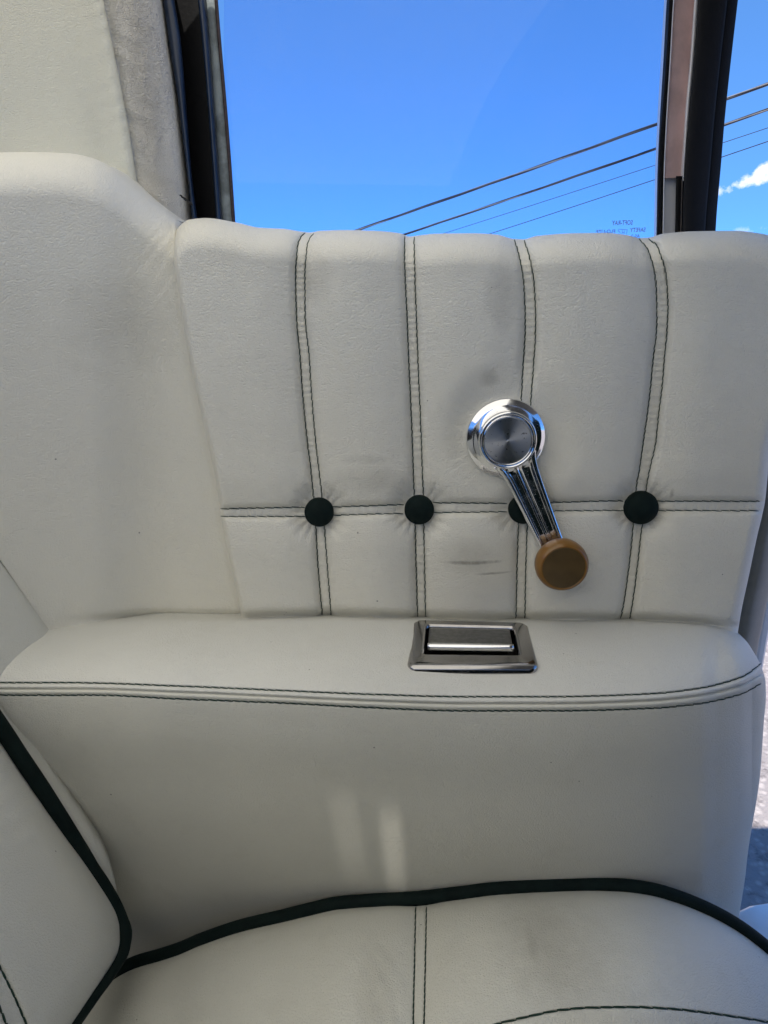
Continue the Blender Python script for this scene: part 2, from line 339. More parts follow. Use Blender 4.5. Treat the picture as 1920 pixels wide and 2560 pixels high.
def Yquilt(px, py):
    dv = np.full(np.broadcast(px, py).shape, 1e3); gro = 0 * dv
    wr = 0 * dv
    for i in range(4):
        a, b = seamL[i](py), seamR[i](py)
        dd = np.where(px < a, a - px, np.where(px > b, px - b, 0)); dv = np.minimum(dv, dd)
        gro = gro + np.exp(-((px - a) / 2.6)**2) + np.exp(-((px - b) / 2.6)**2)
        near = np.exp(-np.abs(px - (a + b) / 2) / 26)
        wr = wr + near * np.sin(py * .33 + 2.2 * np.sin(py * .045 + i) + .05 * np.abs(px - (a + b) / 2) + i)
    u, l = HU(px), HL(px)
    dh = np.where(py < u, u - py, np.where(py > l, py - l, 0.))
    gh = np.exp(-((py - u) / 2.6)**2) + np.exp(-((py - l) / 2.6)**2)
    nearh = np.exp(-np.abs(py - (u + l) / 2) / 22)
    wr = wr + nearh * np.sin(px * .31 + 2.0 * np.sin(px * .05))
    def q(d, L): return (1 - (1 - np.clip(d / L, 0, 1))**2)
    qv = np.where(dv > 900, 1, q(dv, 120)); qv = .34 * q(dv, 22) + .66 * qv
    qh = .45 * q(dh, 16) + .55 * q(dh, 95)
    dl = px - EL(py); dr = ER(py) - px
    h = .0112 * qv * (.38 + .62 * qh)
    h = h + .0005 * wob(px, py, 3, .012) + .00022 * wr * sstep(560, 700, py)
    h = h - .0006 * gro - .0006 * gh
    for bx, by, br in BUT:
        r = np.hypot(px - bx, py - by); wb = np.exp(-(r / 62)**4); h = h * (1 - wb) - .0012 * wb
        th = np.arctan2(py - by, px - bx); h = h + .00035 * np.exp(-((r - 55) / 30)**2) * np.sin(th * 17 + r * .03)
    # the leather is dragged down round the crank
    r = np.hypot(px - 1268, py - 1093); th = np.arctan2(py - 1093, px - 1268)
    wc = 1 - sstep(98, 200, r); h = h * (1 - wc) + .0052 * wc + .00007 * np.exp(-((r - 135) / 40)**2) * np.sin(th * 30 + 3 * np.sin(th * 5)) * (px < 1330)
    h = h * (1 - .55 * rollf(np.maximum(dl, 0), 24)) 
    Y = D - h + .010 * rollf(np.maximum(dl, 0), 11) + .012 * rollf(np.maximum(dr, 0), 30)
    s = py - ysq(px)
    Y = Y + .036 * rollf(np.maximum(s, 0), 82)
    Y = Y - .004 * sstep(1100, 1500, py) + .010 * np.exp(-((py - ybk(px) - 6) / 13)**2)
    return Y
side = thing('side_panel', 'cream leather rear side panel with pleats, buttons, armrest and window crank below the window', 'car side panel', pt(1200, 1900, .45)[:2] + (.3,))
nu, nv = 760, 520
U, V = np.meshgrid(np.linspace(0, 1, nu), np.linspace(0, 1, nv))
V2 = V**1.5
pya = 560 + V2 * 1040
pxg = EL(np.maximum(pya, 600)) * (1 - U) + ER(pya) * U
pyg = ysq(pxg) * (1 - V2) + 1600 * V2
for _ in range(3):
    pxg = EL(np.maximum(pyg, 600)) * (1 - U) + ER(pyg) * U; pyg = ysq(pxg) * (1 - V2) + 1600 * V2
P = PY(pxg, pyg, Yquilt(pxg, pyg))
# sill behind the roll, left and right returns
top = P[:1].copy(); b1 = top.copy(); b1[..., 1] += .012; b1[..., 2] -= .0006; b2 = top.copy(); b2[..., 1] = .592; b2[..., 2] -= .004
P = np.concatenate([b2, b1, P], 0)
lft = P[:, :1].copy(); lft[..., 1] += .02; rgt = P[:, -1:].copy(); rgt[..., 1] += .022; rgt[..., 0] -= .002
P = np.concatenate([lft, P, rgt], 1)
quilt = grid_obj('quilted_panel', P, M_quilt, side, flip=False)
quilt['label'] = 'upper panel with vertical pleats crossed by one horizontal seam'

# stitches ------------------------------------------------------
def surfpt(px, py, fn, off=.0004):
    Y = float(fn(np.array([[px]]), np.array([[py]]))[0, 0]); p = PY(px, py, Y - off); return Vector(p.reshape(3))
def stitches(mb, pts, fn, per=17, tilt=2.5, rad=.00037, gap=.6):
    """pts polyline in pixels"""
    pts = np.array(pts, float); d = np.r_[0, np.cumsum(np.hypot(*np.diff(pts, axis=0).T))]
    s = 0.0
    while s < d[-1]:
        L = per * random.uniform(.88, 1.1); e = min(s + L, d[-1])
        if e - s < 4: break
        qs = np.linspace(s - .3, e + gap, 5); X = np.interp(qs, d, pts[:, 0]); Yp = np.interp(qs, d, pts[:, 1])
        tx, ty = X[-1] - X[0], Yp[-1] - Yp[0]; n = math.hypot(tx, ty) or 1; nx, ny = -ty / n, tx / n
        tl = tilt * random.uniform(.55, 1.15); jit = random.uniform(-.35, .35)
        P5 = []
        for k in range(5):
            o = tl * (k / 2 - 1) * .5 + jit; lift = (.00035, .0006, .0007, .0006, .0002)[k]
            P5.append(surfpt(X[k] + nx * o, Yp[k] + ny * o, fn, lift))
        mb.tube(P5, [rad * .7, rad, rad * 1.05, rad, rad * .6], 5)
        s += L
for i in range(4):
    bx, by, br = BUT[i]
    for half in (0, 1):
        for f in (seamL[i], seamR[i]):
            mb = MB(); a, b = ((float(ysq(f(590.))) + 3, by - 25), (by + 25, 1552))[half]
            ys = np.arange(a, b, 6.); stitches(mb, np.stack([f(ys), ys], 1), Yquilt, 17)
            mb.build('seam_stitching', M_thread, quilt)
xs = [552, 765, 830, 1014, 1082, 1273, 1342, 1564, 1641, 1904]
for f in (HU, HL):
    for k in range(0, 10, 2):
        mb = MB(); q = np.arange(xs[k], xs[k + 1], 6.); stitches(mb, np.stack([q, f(q)], 1), Yquilt, 23); mb.build('seam_stitching', M_thread, quilt)
# buttons
bm = MB(); R0 = .0104
prof = [(1.0, -.35), (1.02, -.05), (.99, .12), (.93, .24), (.82, .36), (.66, .46), (.46, .53), (.22, .57), (0.0001, .58)]
bm.lathe([(r * R0, z * R0) for r, z in prof], 48)
first = None
for bx, by, br in BUT:
    c = surfpt(bx, by, Yquilt, .0028)
    if first is None: o = first = bm.build('tuft_button', M_green, None)
    else: o = first.copy(); COL.objects.link(o)
    k = br / F * (c.y / ray(bx, by)[1]) / R0
    Mx = Matrix.Translation(c + Vector((0, -.0015, 0))) @ Matrix.Rotation(math.radians(90), 4, 'X') @ Matrix.Scale(k, 4)
    o.parent = side; o.matrix_parent_inverse = MW[side.name].inverted(); o.matrix_local = Mx; o.matrix_basis = Mx

# ================================================================ smooth corner panel
ysc = pl([(-200, 390), (-60, 384), (0, 381), (90, 380), (170, 383), (225, 393), (270, 413), (305, 440), (340, 470), (380, 503), (420, 534), (446, 552), (520, 590)])
def Ycorner(px, py):
    a = np.clip(430 - px, -60, 700)
    Y = .508 - .00012 * a * sstep(-60, 200, a) + .012 * np.exp(-((px - EL(np.maximum(py, 600)) + 12) / 34)**2) * 0
    Y = Y + .042 * rollf(np.maximum(py - ysc(px), 0), 115 + 0 * px)
    Y = Y + .0008 * wob(px, py, 11, .008)
    k = np.exp(-np.hypot((px - 425) / 70, (py - 640) / 120)**2)
    Y = Y + .00016 * k * np.sin((px * .55 + py * .42) * .33 + 2 * np.sin(py * .03 + px * .02))
    e = px - EL(np.maximum(py, 600)); Y = Y + .008 * np.exp(-((py - ybk(px) - 4) / 12)**2) * sstep(130, 420, px)
    Y = Y + .03 * sstep(2, 30, e) * (py < 640) + .0008 * np.exp(-(e / 10)**2)
    return Y
z0 = float(ZatY(700., 1536., .4945))
sy = pl([(-260, 1000), (-100, 1262), (0, 1400), (120, 1577), (160, 1640)], True)      # seam to the bolster, x as f(y)
U, V = np.meshgrid(np.linspace(0, 1, 260), np.linspace(0, 1, 340))
V2 = V**1.4
pyg = 381 + V2 * (1640 - 381)
for _ in range(3):
    xl = np.where(pyg > 1180, sy(pyg), -140.); xl = np.maximum(xl, -140); pxg = xl * (1 - U) + (EL(np.maximum(pyg, 600)) + 24) * U
    pyg = ysc(pxg) * (1 - V2) + 1640 * V2
P = PY(pxg, pyg, Ycorner(pxg, pyg))
t2 = P[:1].copy(); t2[..., 1] = .62; P = np.concatenate([t2, P], 0)
l2 = P[:, :1].copy(); l2[..., 1] += .03
corner = grid_obj('corner_panel', np.concatenate([l2, P], 1), M_corner, side)
corner['label'] = 'smooth unquilted leather panel rising to the roof pillar'

# bolster between the corner panel and the backrest (plane through three points)
A3 = Vector(pt(120, 1577, float(YatZ(120., 1577., z0)))); C3 = Vector(pt(0, 1665, float(YatZ(0., 1665., z0))))
B3 = Vector(pt(0, 1400, float(Ycorner(np.array([[0.]]), np.array([[1400.]]))[0, 0])))
nrm = (B3 - A3).cross(C3 - A3).normalized()
def Tplane(px, py):
    x, dy, dz = ray(px, py); o = Vector((0, 0, CZ)); return (A3 - o).dot(nrm) / (x * nrm.x + dy * nrm.y + dz * nrm.z)
def Ybol(px, py):
    x, dy, dz = ray(px, py); d = sy(py) - px
    return Tplane(px, py) * dy * (1 - .012 * (1 - rollf(np.maximum(d, 0), 40)) + .006) 
U, V = np.meshgrid(np.linspace(0, 1, 90), np.linspace(0, 1, 160))
pyg = 1150 + V * 600; pxg = (-260) * (1 - U) + (sy(pyg) + 1.5) * U
P = PY(pxg, pyg, Ybol(pxg, pyg)); r2 = P[:, -1:].copy(); r2[..., 1] += .02
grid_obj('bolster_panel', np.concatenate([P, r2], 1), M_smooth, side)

# ================================================================ armrest and lower panel
yst = pl([(-200, 1706), (0, 1707), (174, 1707), (463, 1716), (694, 1726), (926, 1736), (1157, 1742), (1388, 1742), (1620, 1735), (1736, 1723), (1851, 1694), (1896, 1664), (1935, 1622)])
ycn = pl([(-200, 1721), (0, 1722), (174, 1722), (463, 1731), (926, 1752), (1157, 1759), (1388, 1759), (1620, 1752), (1736, 1741), (1851, 1714), (1905, 1684), (1940, 1652)])
ylo = pl([(-200, 1738), (0, 1738), (231, 1738), (463, 1748), (694, 1757), (926, 1769), (1157, 1777), (1388, 1777), (1620, 1771), (1736, 1761), (1851, 1736), (1898, 1711), (1940, 1680)])
XR = pl([(1785, 1548), (1812, 1562), (1841, 1580), (1866, 1603), (1884, 1630), (1898, 1655), (1908, 1680), (1914, 1705), (1915, 1740), (1910, 1800), (1901, 1930), (1890, 2010), (1880, 2065), (1870, 2130), (1862, 2200), (1848, 2290), (1835, 2400), (1810, 2600)], True)
zb = lambda px: ZatY(px, ybk(px), .494)
def Yfront(px):
    q = np.clip(px, -200, 1880); return YatZ(q, yst(q) + 6, zb(q))
def Yarm(px, py):
    s = np.clip((py - ybk(px)) / (yst(px) - ybk(px)), -1, 1)
    Yt = YatZ(px, py, zb(px) + .0055 * np.sin(np.clip(s, 0, 1)**.8 * math.pi) - .007 * np.exp(-(np.clip(s, 0, 1) / .045)**2) + .0007 * wob(px, py, 5, .007))
    yf = Yfront(px); e = np.maximum(py - ycn(px), 0)
    Yv = yf + .0000 * e + .00006 * e + .018 * sstep(250, 650, e) - .004 * np.exp(-((e - 110) / 90)**2) + .0006 * wob(px, py, 9, .006)
    inw = sstep(1044, 1056, px) * (1 - sstep(1296, 1308, px)) * sstep(1560, 1568, py) * (1 - sstep(1640, 1648, py))
    Yt = Yt * (1 - inw) + YatZ(px, py, zb(px) - .03) * inw
    k = .0065
    Y = k * np.logaddexp(Yt / k, Yv / k)
    gro = np.exp(-((py - yst(px)) / 2.6)**2) + .8 * np.exp(-((py - ylo(px)) / 2.6)**2)
    cen = np.exp(-((py - ycn(px)) / 2.0)**2)
    rib = np.exp(-((py - (yst(px) + ycn(px)) / 2) / 6)**2) + np.exp(-((py - (ylo(px) + ycn(px)) / 2) / 6)**2)
    Y = Y + .0010 * gro + .0022 * cen - .0011 * rib
    wr = np.exp(-np.abs(py - ylo(px)) / 16) * np.sin(px * .27 + 2 * np.sin(px * .04)); Y = Y + .00012 * wr
    # puckers round the ashtray
    r = np.hypot((px - 1180) / 1.7, py - 1610); Y = Y + .0003 * np.exp(-((r - 100) / 14)**2) * np.sin(np.arctan2(py - 1610, px - 1180) * 34) * (py < 1640)
    Y = Y + .034 * rollf(np.maximum(XR(py) - px, 0), 70 + 60 * sstep(1700, 1800, py))
    return Y
def lowgrid(p0, p1, nrow, ncol=620, pw=1.0):
    U, V = np.meshgrid(1 - (1 - np.linspace(0, 1, ncol))**1.35, np.linspace(0, 1, nrow))
    pyg = p0(0 * U + 900.) * (1 - V) + p1(0 * U + 900.) * V
    for _ in range(12):
        pxg = -140 * (1 - U) + XR(pyg) * U; pyg = .5 * pyg + .5 * (p0(pxg) * (1 - V) + p1(pxg) * V)
    return pxg, pyg
pxg, pyg = lowgrid(lambda x: ybk(x) - 16 + 0 * x, lambda x: ycn(x) + 1, 230)
Ya = Yarm(pxg, pyg)
P = PY(pxg, pyg, Ya); r2 = P[:, -1:].copy(); r2[..., 1] = np.maximum(r2[..., 1] + .01, .55)
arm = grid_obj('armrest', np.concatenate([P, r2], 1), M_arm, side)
pxg, pyg = lowgrid(lambda x: ycn(x) + .5, lambda x: 2620 + 0 * x, 430)
P = PY(pxg, pyg, Yarm(pxg, pyg)); r2 = P[:, -1:].copy(); r2[..., 1] = .56; r2[..., 0] -= .004
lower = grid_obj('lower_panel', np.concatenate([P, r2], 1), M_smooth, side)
mb = MB(); q = np.arange(-60, 1906, 6.); stitches(mb, np.stack([q, yst(q)], 1), Yarm, 21, 2.4, .00040); mb.build('seam_stitching', M_thread, arm)
mb = MB(); q = np.arange(-60, 1908, 6.); stitches(mb, np.stack([q, ylo(q)], 1), Yarm, 20, 2.6, .00042); mb.build('seam_stitching', M_thread, lower)

# grey jamb return right of the quilted panel
JR = pl([(2060, 560), (2025, 900), (1985, 1150), (1958, 1290), (1936, 1420), (1919, 1500), (1905, 1570), (1893, 1630), (1880, 1720)], True)
U, V = np.meshgrid(np.linspace(0, 1, 24), np.linspace(0, 1, 120))
pyg = 640 + V * 1060; pxg = (ER(np.minimum(pyg, 1600)) - 40) * (1 - U) + JR(pyg) * U
Yj = .532 - .006 * np.sin(np.clip((U - .35) / .65, 0, 1) * math.pi) + .02 * rollf((1 - U) * 90, 40)
P = PY(pxg, pyg, Yj); r2 = P[:, -1:].copy(); r2[..., 1] = .60; r2[..., 0] -= .012
grid_obj('jamb_return', np.concatenate([P, r2], 1), M_trimgr, side)

# ================================================================ window crank
hubc = Vector(pt(1264, 1095, .4925)); kn = Vector(pt(1386, 1384, .492))
ez = Vector((0, -1, 0)); ax = (kn - hubc); ax = (ax - ez * ax.dot(ez)); armL = ax.length; ex = ax.normalized(); ey = ez.cross(ex)
MC = Matrix((ex.to_4d(), ey.to_4d(), ez.to_4d(), (0, 0, 0, 1))).transposed()
for i in range(3): MC[3][i] = 0
MC = Matrix.Translation(hubc) @ MC.to_3x3().to_4x4()
def local(name, mb, mat, parent, M, smooth=True):
    o = mb.build(name, mat, None, smooth); o.parent = parent
    o.matrix_parent_inverse = MW[parent.name].inverted(); o.matrix_basis = M; MW[o.name] = M.copy(); return o
def sublocal(name, mb, mat, parent, smooth=True):
    o = mb.build(name, mat, None, smooth); o.parent = parent; MW[o.name] = MW[parent.name]; return o
mb = MB()   # backing escutcheon: bevelled ring, flat, rise to the hub
mb.lathe([(.0265, -.004), (.0279, .0005), (.0279, .0012), (.0272, .0019), (.0240, .0036), (.0234, .0038), (.0200, .0042), (.0194, .0048), (.010, .005)], 128)
crank = local('window_crank', mb, M_chrome, side, MC)
crank['label'] = 'chrome window crank with amber knob'
mb = MB(); H = .0048
mb.lathe([(.0203, H - .003), (.0204, H + .0035), (.0200, H + .0052), (.0190, H + .0060), (.0183, H + .0058), (.0179, H + .0048), (.0175, H + .0047), (.0172, H + .0058), (.0166, H + .0060), (.0164, H + .0050)], 128)
sublocal('hub', mb, M_chrome, crank)
pr = [(.0165, H + .0045)]
nr = 20
for i in range(nr):
    r0 = .0163 * (1 - i / nr); pr += [(r0, H + .0046), (r0 - .0163 / nr * .5, H + .0053)]
pr.append((.00005, H + .0052))
mb = MB(); mb.lathe(pr, 128); sublocal('spun_cap', mb, M_spun, crank)
# arm: channel section swept from hub to knob
mb = MB(); secs = 40; vs = []
#          y (fraction of half width), height
prof = [(-1.0, -1.6), (-1.0, -.3), (-.94, .55), (-.82, .85), (-.72, .75), (-.62, -.4), (-.55, -.75), (-.24, -.95), (-.19, -.55), (-.12, .1), (-.05, -.35), (0, -.55), (.05, -.35), (.12, .1), (.19, -.55), (.24, -.95), (.55, -.75), (.62, -.4), (.72, .75), (.82, .85), (.94, .55), (1.0, -.3), (1.0, -1.6)]
for i in range(secs + 1):
    s = i / secs; x = .0150 + s * (armL - .010)
    hw = .0128 * (1 - s) + .0078 * s + .0030 * math.exp(-s * 16); z = .0072 + .0075 * s
    fade = min(1, max(0, (s - .04) / .05))
    for (a, h) in prof:
        hh = h if (abs(a) > .6) else h * fade + (.7) * (1 - fade)
        vs.append((x, a * hw, z + hh * .0021))
n = len(prof); mb.add(vs, [(i * n + j, i * n + j + 1, (i + 1) * n + j + 1, (i + 1) * n + j) for i in range(secs) for j in range(n - 1)])
mb.f.append(tuple(range(n))); mb.f.append(tuple(secs * n + j for j in range(n))[::-1])
ao = sublocal('crank_arm', mb, M_chrome, crank)
bevel(ao, .0002, 2)
mb = MB(); kx = armL; kz = .0150
kp = [(.006, -.006), (.0075, -.002), (.0098, .0), (.0165, .0012), (.0184, .0035), (.0188, .007), (.0185, .0105), (.0174, .0135), (.0162, .0148), (.0154, .0152), (.0150, .0147)]
mb.lathe(kp, 96); mb.v = [(x + kx, y, z + kz) for x, y, z in mb.v]
sublocal('knob', mb, M_amber, crank)
pr = [(.0151, .0142), (.0148, .0149)]
for i in range(13):
    r0 = .0146 * (1 - i / 13); dz = .0003 * math.cos(i * .2); pr += [(r0, .0148), (r0 - .0005, .0153)]
pr.append((.00005, .0151))
mb = MB(); mb.lathe(pr, 96); mb.v = [(x + kx, y, z + kz) for x, y, z in mb.v]
sublocal('knob_face', mb, M_amber_face, crank)

# ================================================================ ashtray let into the armrest top
zt = float(zb(1180.)) + .0052
def pz(px, py, z): Y = float(YatZ(float(px), float(py), z)); return Vector(pt(px, py, Y))
BL, BR, TL, TR = pz(1016, 1668, zt + .003), pz(1349, 1670, zt + .0025), pz(1034, 1549, zt - .001), pz(1318, 1556, zt - .001)
def quad(u, v, dz=0):       # u left-right, v near(0)-far(1)
    p = (BL * (1 - u) + BR * u) * (1 - v) + (TL * (1 - u) + TR * u) * v; p = p.copy(); p.z += dz; return p
def rrect(u0, u1, v0, v1, r, n=8):
    rv = r * 1.35; out = []
    for cx, cy, a0 in ((u1 - r, v0 + rv, -90), (u1 - r, v1 - rv, 0), (u0 + r, v1 - rv, 90), (u0 + r, v0 + rv, 180)):
        for k in range(n + 1):
            a = math.radians(a0 + 90 * k / n); out.append((cx + r * math.cos(a), cy + rv * math.sin(a)))
    return out
def loops(mb, L):
    n = len(L[0]); vs = [p for l in L for p in l]
    mb.add(vs, [(i * n + j, i * n + (j + 1) % n, (i + 1) * n + (j + 1) % n, (i + 1) * n + j) for i in range(len(L) - 1) for j in range(n)])
def lp(u0, u1, v0, v1, r, dz): return [quad(u, v, dz) for u, v in rrect(u0, u1, v0, v1, r)]
mb = MB()
loops(mb, [lp(.0, 1., .0, 1., .075, -.006), lp(.0, 1., .0, 1., .075, -.0018), lp(.006, .994, .012, .99, .072, -.0004), lp(.02, .98, .04, .975, .065, .0006), lp(.04, .96, .09, .955, .055, .0010),
           lp(.095, .895, .20, .90, .04, .0006), lp(.105, .885, .215, .888, .035, .0009), lp(.118, .872, .235, .875, .03, .0002), lp(.122, .868, .245, .868, .03, -.003), lp(.125, .865, .25, .865, .03, -.02)])
ash = mb.build('ashtray', M_chrome_d, side); ash['label'] = 'chrome ashtray let into the armrest top'
mb = MB(); L = lp(.11, .88, .22, .88, .03, -.016); mb.add(L, [tuple(range(len(L)))]); mb.build('recess', M_dark, ash)
mb = MB()
loops(mb, [lp(.16, .82, .62, .82, .02, -.012), lp(.145, .835, .47, .83, .02, -.0030), lp(.145, .835, .47, .83, .02, -.0012), lp(.150, .830, .475, .82, .02, -.0002), lp(.165, .815, .49, .80, .02, .0002)])
L = lp(.165, .815, .49, .80, .02, .0002); mb.add(L, [tuple(range(len(L)))])
ld = mb.build('lid', simple('brushed_grey_metal', (.22, .22, .215), .3, .9, 300, .3, .04, 700), ash)
mb = MB(); mb.tube([quad(.143 + .694 * k / 20, .435, -.0012) for k in range(21)], .0025, 12)
mb.build('lid_lip', M_chrome, ash)

# ================================================================ rear seat
seat = thing('rear_seat', 'cream leather rear seat with dark green piping, its cushion and backrest meeting at the left', 'car seat', (0, 0, .40))
yp = pl([(-60, 2680), (150, 2550), (220, 2470), (270, 2428), (310, 2403), (341, 2389), (400, 2372), (446, 2357), (500, 2334), (600, 2300), (700, 2276), (773, 2258), (847, 2242), (957, 2234), (1031, 2230), (1141, 2218), (1251, 2204), (1362, 2198), (1472, 2195), (1546, 2197), (1619, 2205), (1693, 2225), (1766, 2254), (1840, 2294), (1920, 2354), (2010, 2440), (2060, 2520)])
ype = lambda x: yp(x) + 30 + 5 * sstep(400, 1200, x)
YP = .4125
zp = lambda x: ZatY(x, yp(x) + 17, YP)
def Ycush(px, py):
    e = py - ype(px)
    z = zp(px) + .002 + .017 * (1 - np.exp(-np.maximum(e, 0) / 70.)) + .006 * rollf(np.maximum(e + 6, 0), 26) * -1
    ms = 1052 - (py - 2270) * .02
    z = z - .004 * np.exp(-((px - ms) / 45)**2) + .0009 * wob(px, py, 21, .009)
    z = z - .0012 * (np.exp(-((px - (ms - 13)) / 2.4)**2) + np.exp(-((px - (ms + 14)) / 2.4)**2))
    k = np.exp(-((px - ms + 90) / 80)**2) * sstep(2300, 2400, py)
    z = z + .0002 * k * np.sin((px * .9 - py * .5) * .16 + 2 * np.sin(py * .02))
    z = z - .0013 * np.exp(-((py - ysb(px)) / 3.0)**2) * (px > 1100) - .003 * sstep(0, 60, py - ysb(px)) * (px > 1150)
    return YatZ(px, py, z)
ysb = pl([(1100, 2620), (1237, 2562), (1325, 2541), (1398, 2526), (1487, 2519), (1582, 2518), (1656, 2521), (1766, 2532), (1876, 2548), (1960, 2562)])
U, V = np.meshgrid(np.linspace(0, 1, 640), np.linspace(0, 1, 260))
pxg = -140 + U * 2180; pyg = (ype(pxg) - 6) * (1 - V) + np.maximum(2640, ype(pxg) + 60) * V
P = PY(pxg, pyg, Ycush(pxg, pyg))
rows = []
last = P[-1]
for k, yy in enumerate((.15, .08, .0, -.08, -.12)):
    r = last.copy(); f = min(1, (k + 1) / 3); r[:, 1] = yy + 0 * r[:, 1]; r[:, 0] = last[:, 0] * (1 - f) + np.linspace(-.34, .30, len(last)) * f
    r[:, 2] = last[:, 2] * (1 - f) + (CZ - .395) * f; rows.append(r[None])
P = np.concatenate([P] + rows, 0)
b = P[:1].copy(); b[..., 2] -= .12; b[..., 1] -= .003
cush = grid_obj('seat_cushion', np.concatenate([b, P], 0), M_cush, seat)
mb = MB(); q = np.linspace(-60, 2050, 150); mb.tube([pt(x, float(yp(x)) + 17, YP) for x in q], .0049, 16); mb.build('piping', M_green, cush)
for o_ in (-13, 14):
    mb = MB(); ys = np.arange(2268, 2600, 6.); stitches(mb, np.stack([1052 - (ys - 2270) * .02 + o_, ys], 1), Ycush, 16, 1.0, .0005)
    mb.build('seam_stitching', M_thread, cush)
mb = MB(); q = np.arange(1190, 1950, 6.); stitches(mb, np.stack([q, ysb(q)], 1), Ycush, 36, 3.2, .0006)
mb.build('seam_stitching', M_thread, cush)
# backrest
xe = pl([(-150, 1640), (-62, 1765), (0, 1848), (60, 1937), (121, 2024), (170, 2092), (212, 2149), (240, 2190), (264, 2226), (285, 2260), (297, 2285), (305, 2318), (306, 2350), (301, 2378), (290, 2403), (272, 2432), (236, 2486), (186, 2560), (130, 2640), (90, 2700)], True)
def Tb(px, py): x, dy, dz = ray(px, py); return -.3548 / (x + .444 * dz)
xst1 = pl([(0, 2418), (31, 2481), (63, 2554), (90, 2620)], True); xst2 = pl([(-14, 2490), (4, 2530), (20, 2570), (40, 2620)], True)
def Yback(px, py):
    x, dy, dz = ray(px, py); d = np.maximum(xe(py) - px, 0)
    t = Tb(px, py) * (1 + .05 * rollf(d, 90) - .03 * (1 - np.exp(-d / 160)))
    t = t * (1 + .004 * wob(px, py, 31, .007) + .0008 * np.sin((px * .5 + py * .85) * .11) * np.exp(-((px - 60) / 70)**2 - ((py - 2020) / 130)**2))
    t = t * (1 + .004 * np.exp(-((px - xst1(py)) / 3)**2) * (py > 2380) + .010 * np.exp(-((px - xst1(py) + 15) / 28)**2) * sstep(2360, 2460, py))
    return t * dy
U, V = np.meshgrid(1 - (1 - np.linspace(0, 1, 200))**1.5, np.linspace(0, 1, 300))
pyg = 1640 + V * 1060; pxg = -220 * (1 - U) + xe(pyg) * U
P = PY(pxg, pyg, Yback(pxg, pyg))
cols = []; l0 = P[:, :1]
for k, yy in enumerate((.12, .04, -.06, -.12)):
    c = l0.copy(); c[..., 1] = np.minimum(c[..., 1], yy); tz = np.linspace(CZ - .15, CZ - .48, c.shape[0])[:, None]; f = min(1, (k + 1) / 2)
    c[..., 2] = l0[..., 2] * (1 - f) + tz * f; c[..., 0] = -.225 + (CZ - .15 - c[..., 2]) * .4; cols.insert(0, c)
r2 = P[:, -1:].copy(); r2[..., 1] += .012; r2[..., 0] -= .010
r3 = P[:, -1:].copy(); r3[..., 1] += .020; r3[..., 0] -= .05
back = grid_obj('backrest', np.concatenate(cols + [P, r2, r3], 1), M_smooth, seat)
pc = [(-75, 1708), (0, 1814), (52, 1893), (105, 1972), (145, 2035), (184, 2098), (208, 2137), (231, 2176), (252, 2207), (272, 2240), (287, 2268), (299, 2296), (311, 2335), (308, 2376), (284, 2425), (240, 2486), (188, 2560), (136, 2640)]
fpx = pl(pc, True)
ys = np.linspace(1708, 2640, 110); mb = MB(); PB = []
for y_ in ys:
    x_ = float(fpx(y_)); xx, dy, dz = ray(x_, y_); t_e = float(Tb(float(xe(y_)), y_)) * 1.035; PB.append(Vector((xx * t_e, dy * t_e, CZ + dz * t_e)))
mb.tube(PB, [.0051 - .0018 * float(sstep(2330, 2430, y_)) for y_ in ys], 14); mb.build('piping', M_green, back)
# boxing strip behind the piping
qx = pl([(-80, 1632), (0, 1746), (60, 1832), (120, 1920), (180, 2010), (230, 2085), (262, 2140), (280, 2190), (292, 2240), (300, 2290), (300, 2340)], True)
ys = np.linspace(1640, 2330, 90); Bp = []
for y_ in ys:
    x_ = float(fpx(y_)) if y_ > 1708 else -75 - (1708 - y_) * .7; xx, dy, dz = ray(x_, y_); t_e = float(Tb(float(xe(y_)), y_)) * 1.042
    p0 = np.array([xx * t_e, dy * t_e, CZ + dz * t_e]); xq = float(qx(y_)) + 2; yq = y_
    p1 = np.array(pt(max(xq, x_ + 3), yq, p0[1] + .009)); p2 = p1 + np.array([-.006, .012, 0]); p3 = p2 + np.array([-.02, .004, 0])
    Bp.append([p0, p0 * .5 + p1 * .5 + np.array([0, -.001, 0]), p1, p2, p3])
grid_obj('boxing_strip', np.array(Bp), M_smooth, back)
for f_, a in ((xst1, 2380), (xst2, 2440)):
    mb = MB(); y_ = np.arange(a, 2640, 6.); stitches(mb, np.stack([f_(y_), y_], 1), Yback, 26, 2.4, .0006)
    mb.build('seam_stitching', M_thread, back)

# ================================================================ roof pillar lining
roof = thing('car_roof', 'cream vinyl roof pillar lining with grubby grey edge, left of the window', 'car roof', (-.3, .56, CZ + .05))
xf = pl([(232, -130), (258, 0), (281, 110), (303, 220), (325, 340), (343, 459), (357, 550), (370, 640)], True)
xm = pl([(350, -120), (366, 0), (386, 154), (409, 270), (428, 424), (440, 482), (452, 640)], True)
xr = pl([(388, -120), (409, 0), (424, 104), (444, 231), (459, 347), (471, 444), (482, 544), (494, 640)], True)
def Ysail(px, py):
    d = xf(py) - px
    return .556 + .00002 * (py) - .000045 * np.clip(d, 0, 500) + .008 * rollf(np.maximum(d, 0), 26) + .0006 * wob(px, py, 41, .01) \
        + .0002 * np.exp(-d / 40.) * np.sin((px * .45 + py) * .12 + 2 * np.sin(py * .02)) + .004 * np.exp(-((d - 60) / 45)**2)
U, V = np.meshgrid(1 - (1 - np.linspace(0, 1, 240))**1.3, np.linspace(0, 1, 300))
pyg = -120 + V * 760; pxg = -220 * (1 - U) + xf(pyg) * U
P = PY(pxg, pyg, Ysail(pxg, pyg))
sail = grid_obj('pillar_lining', P, M_sail, roof)
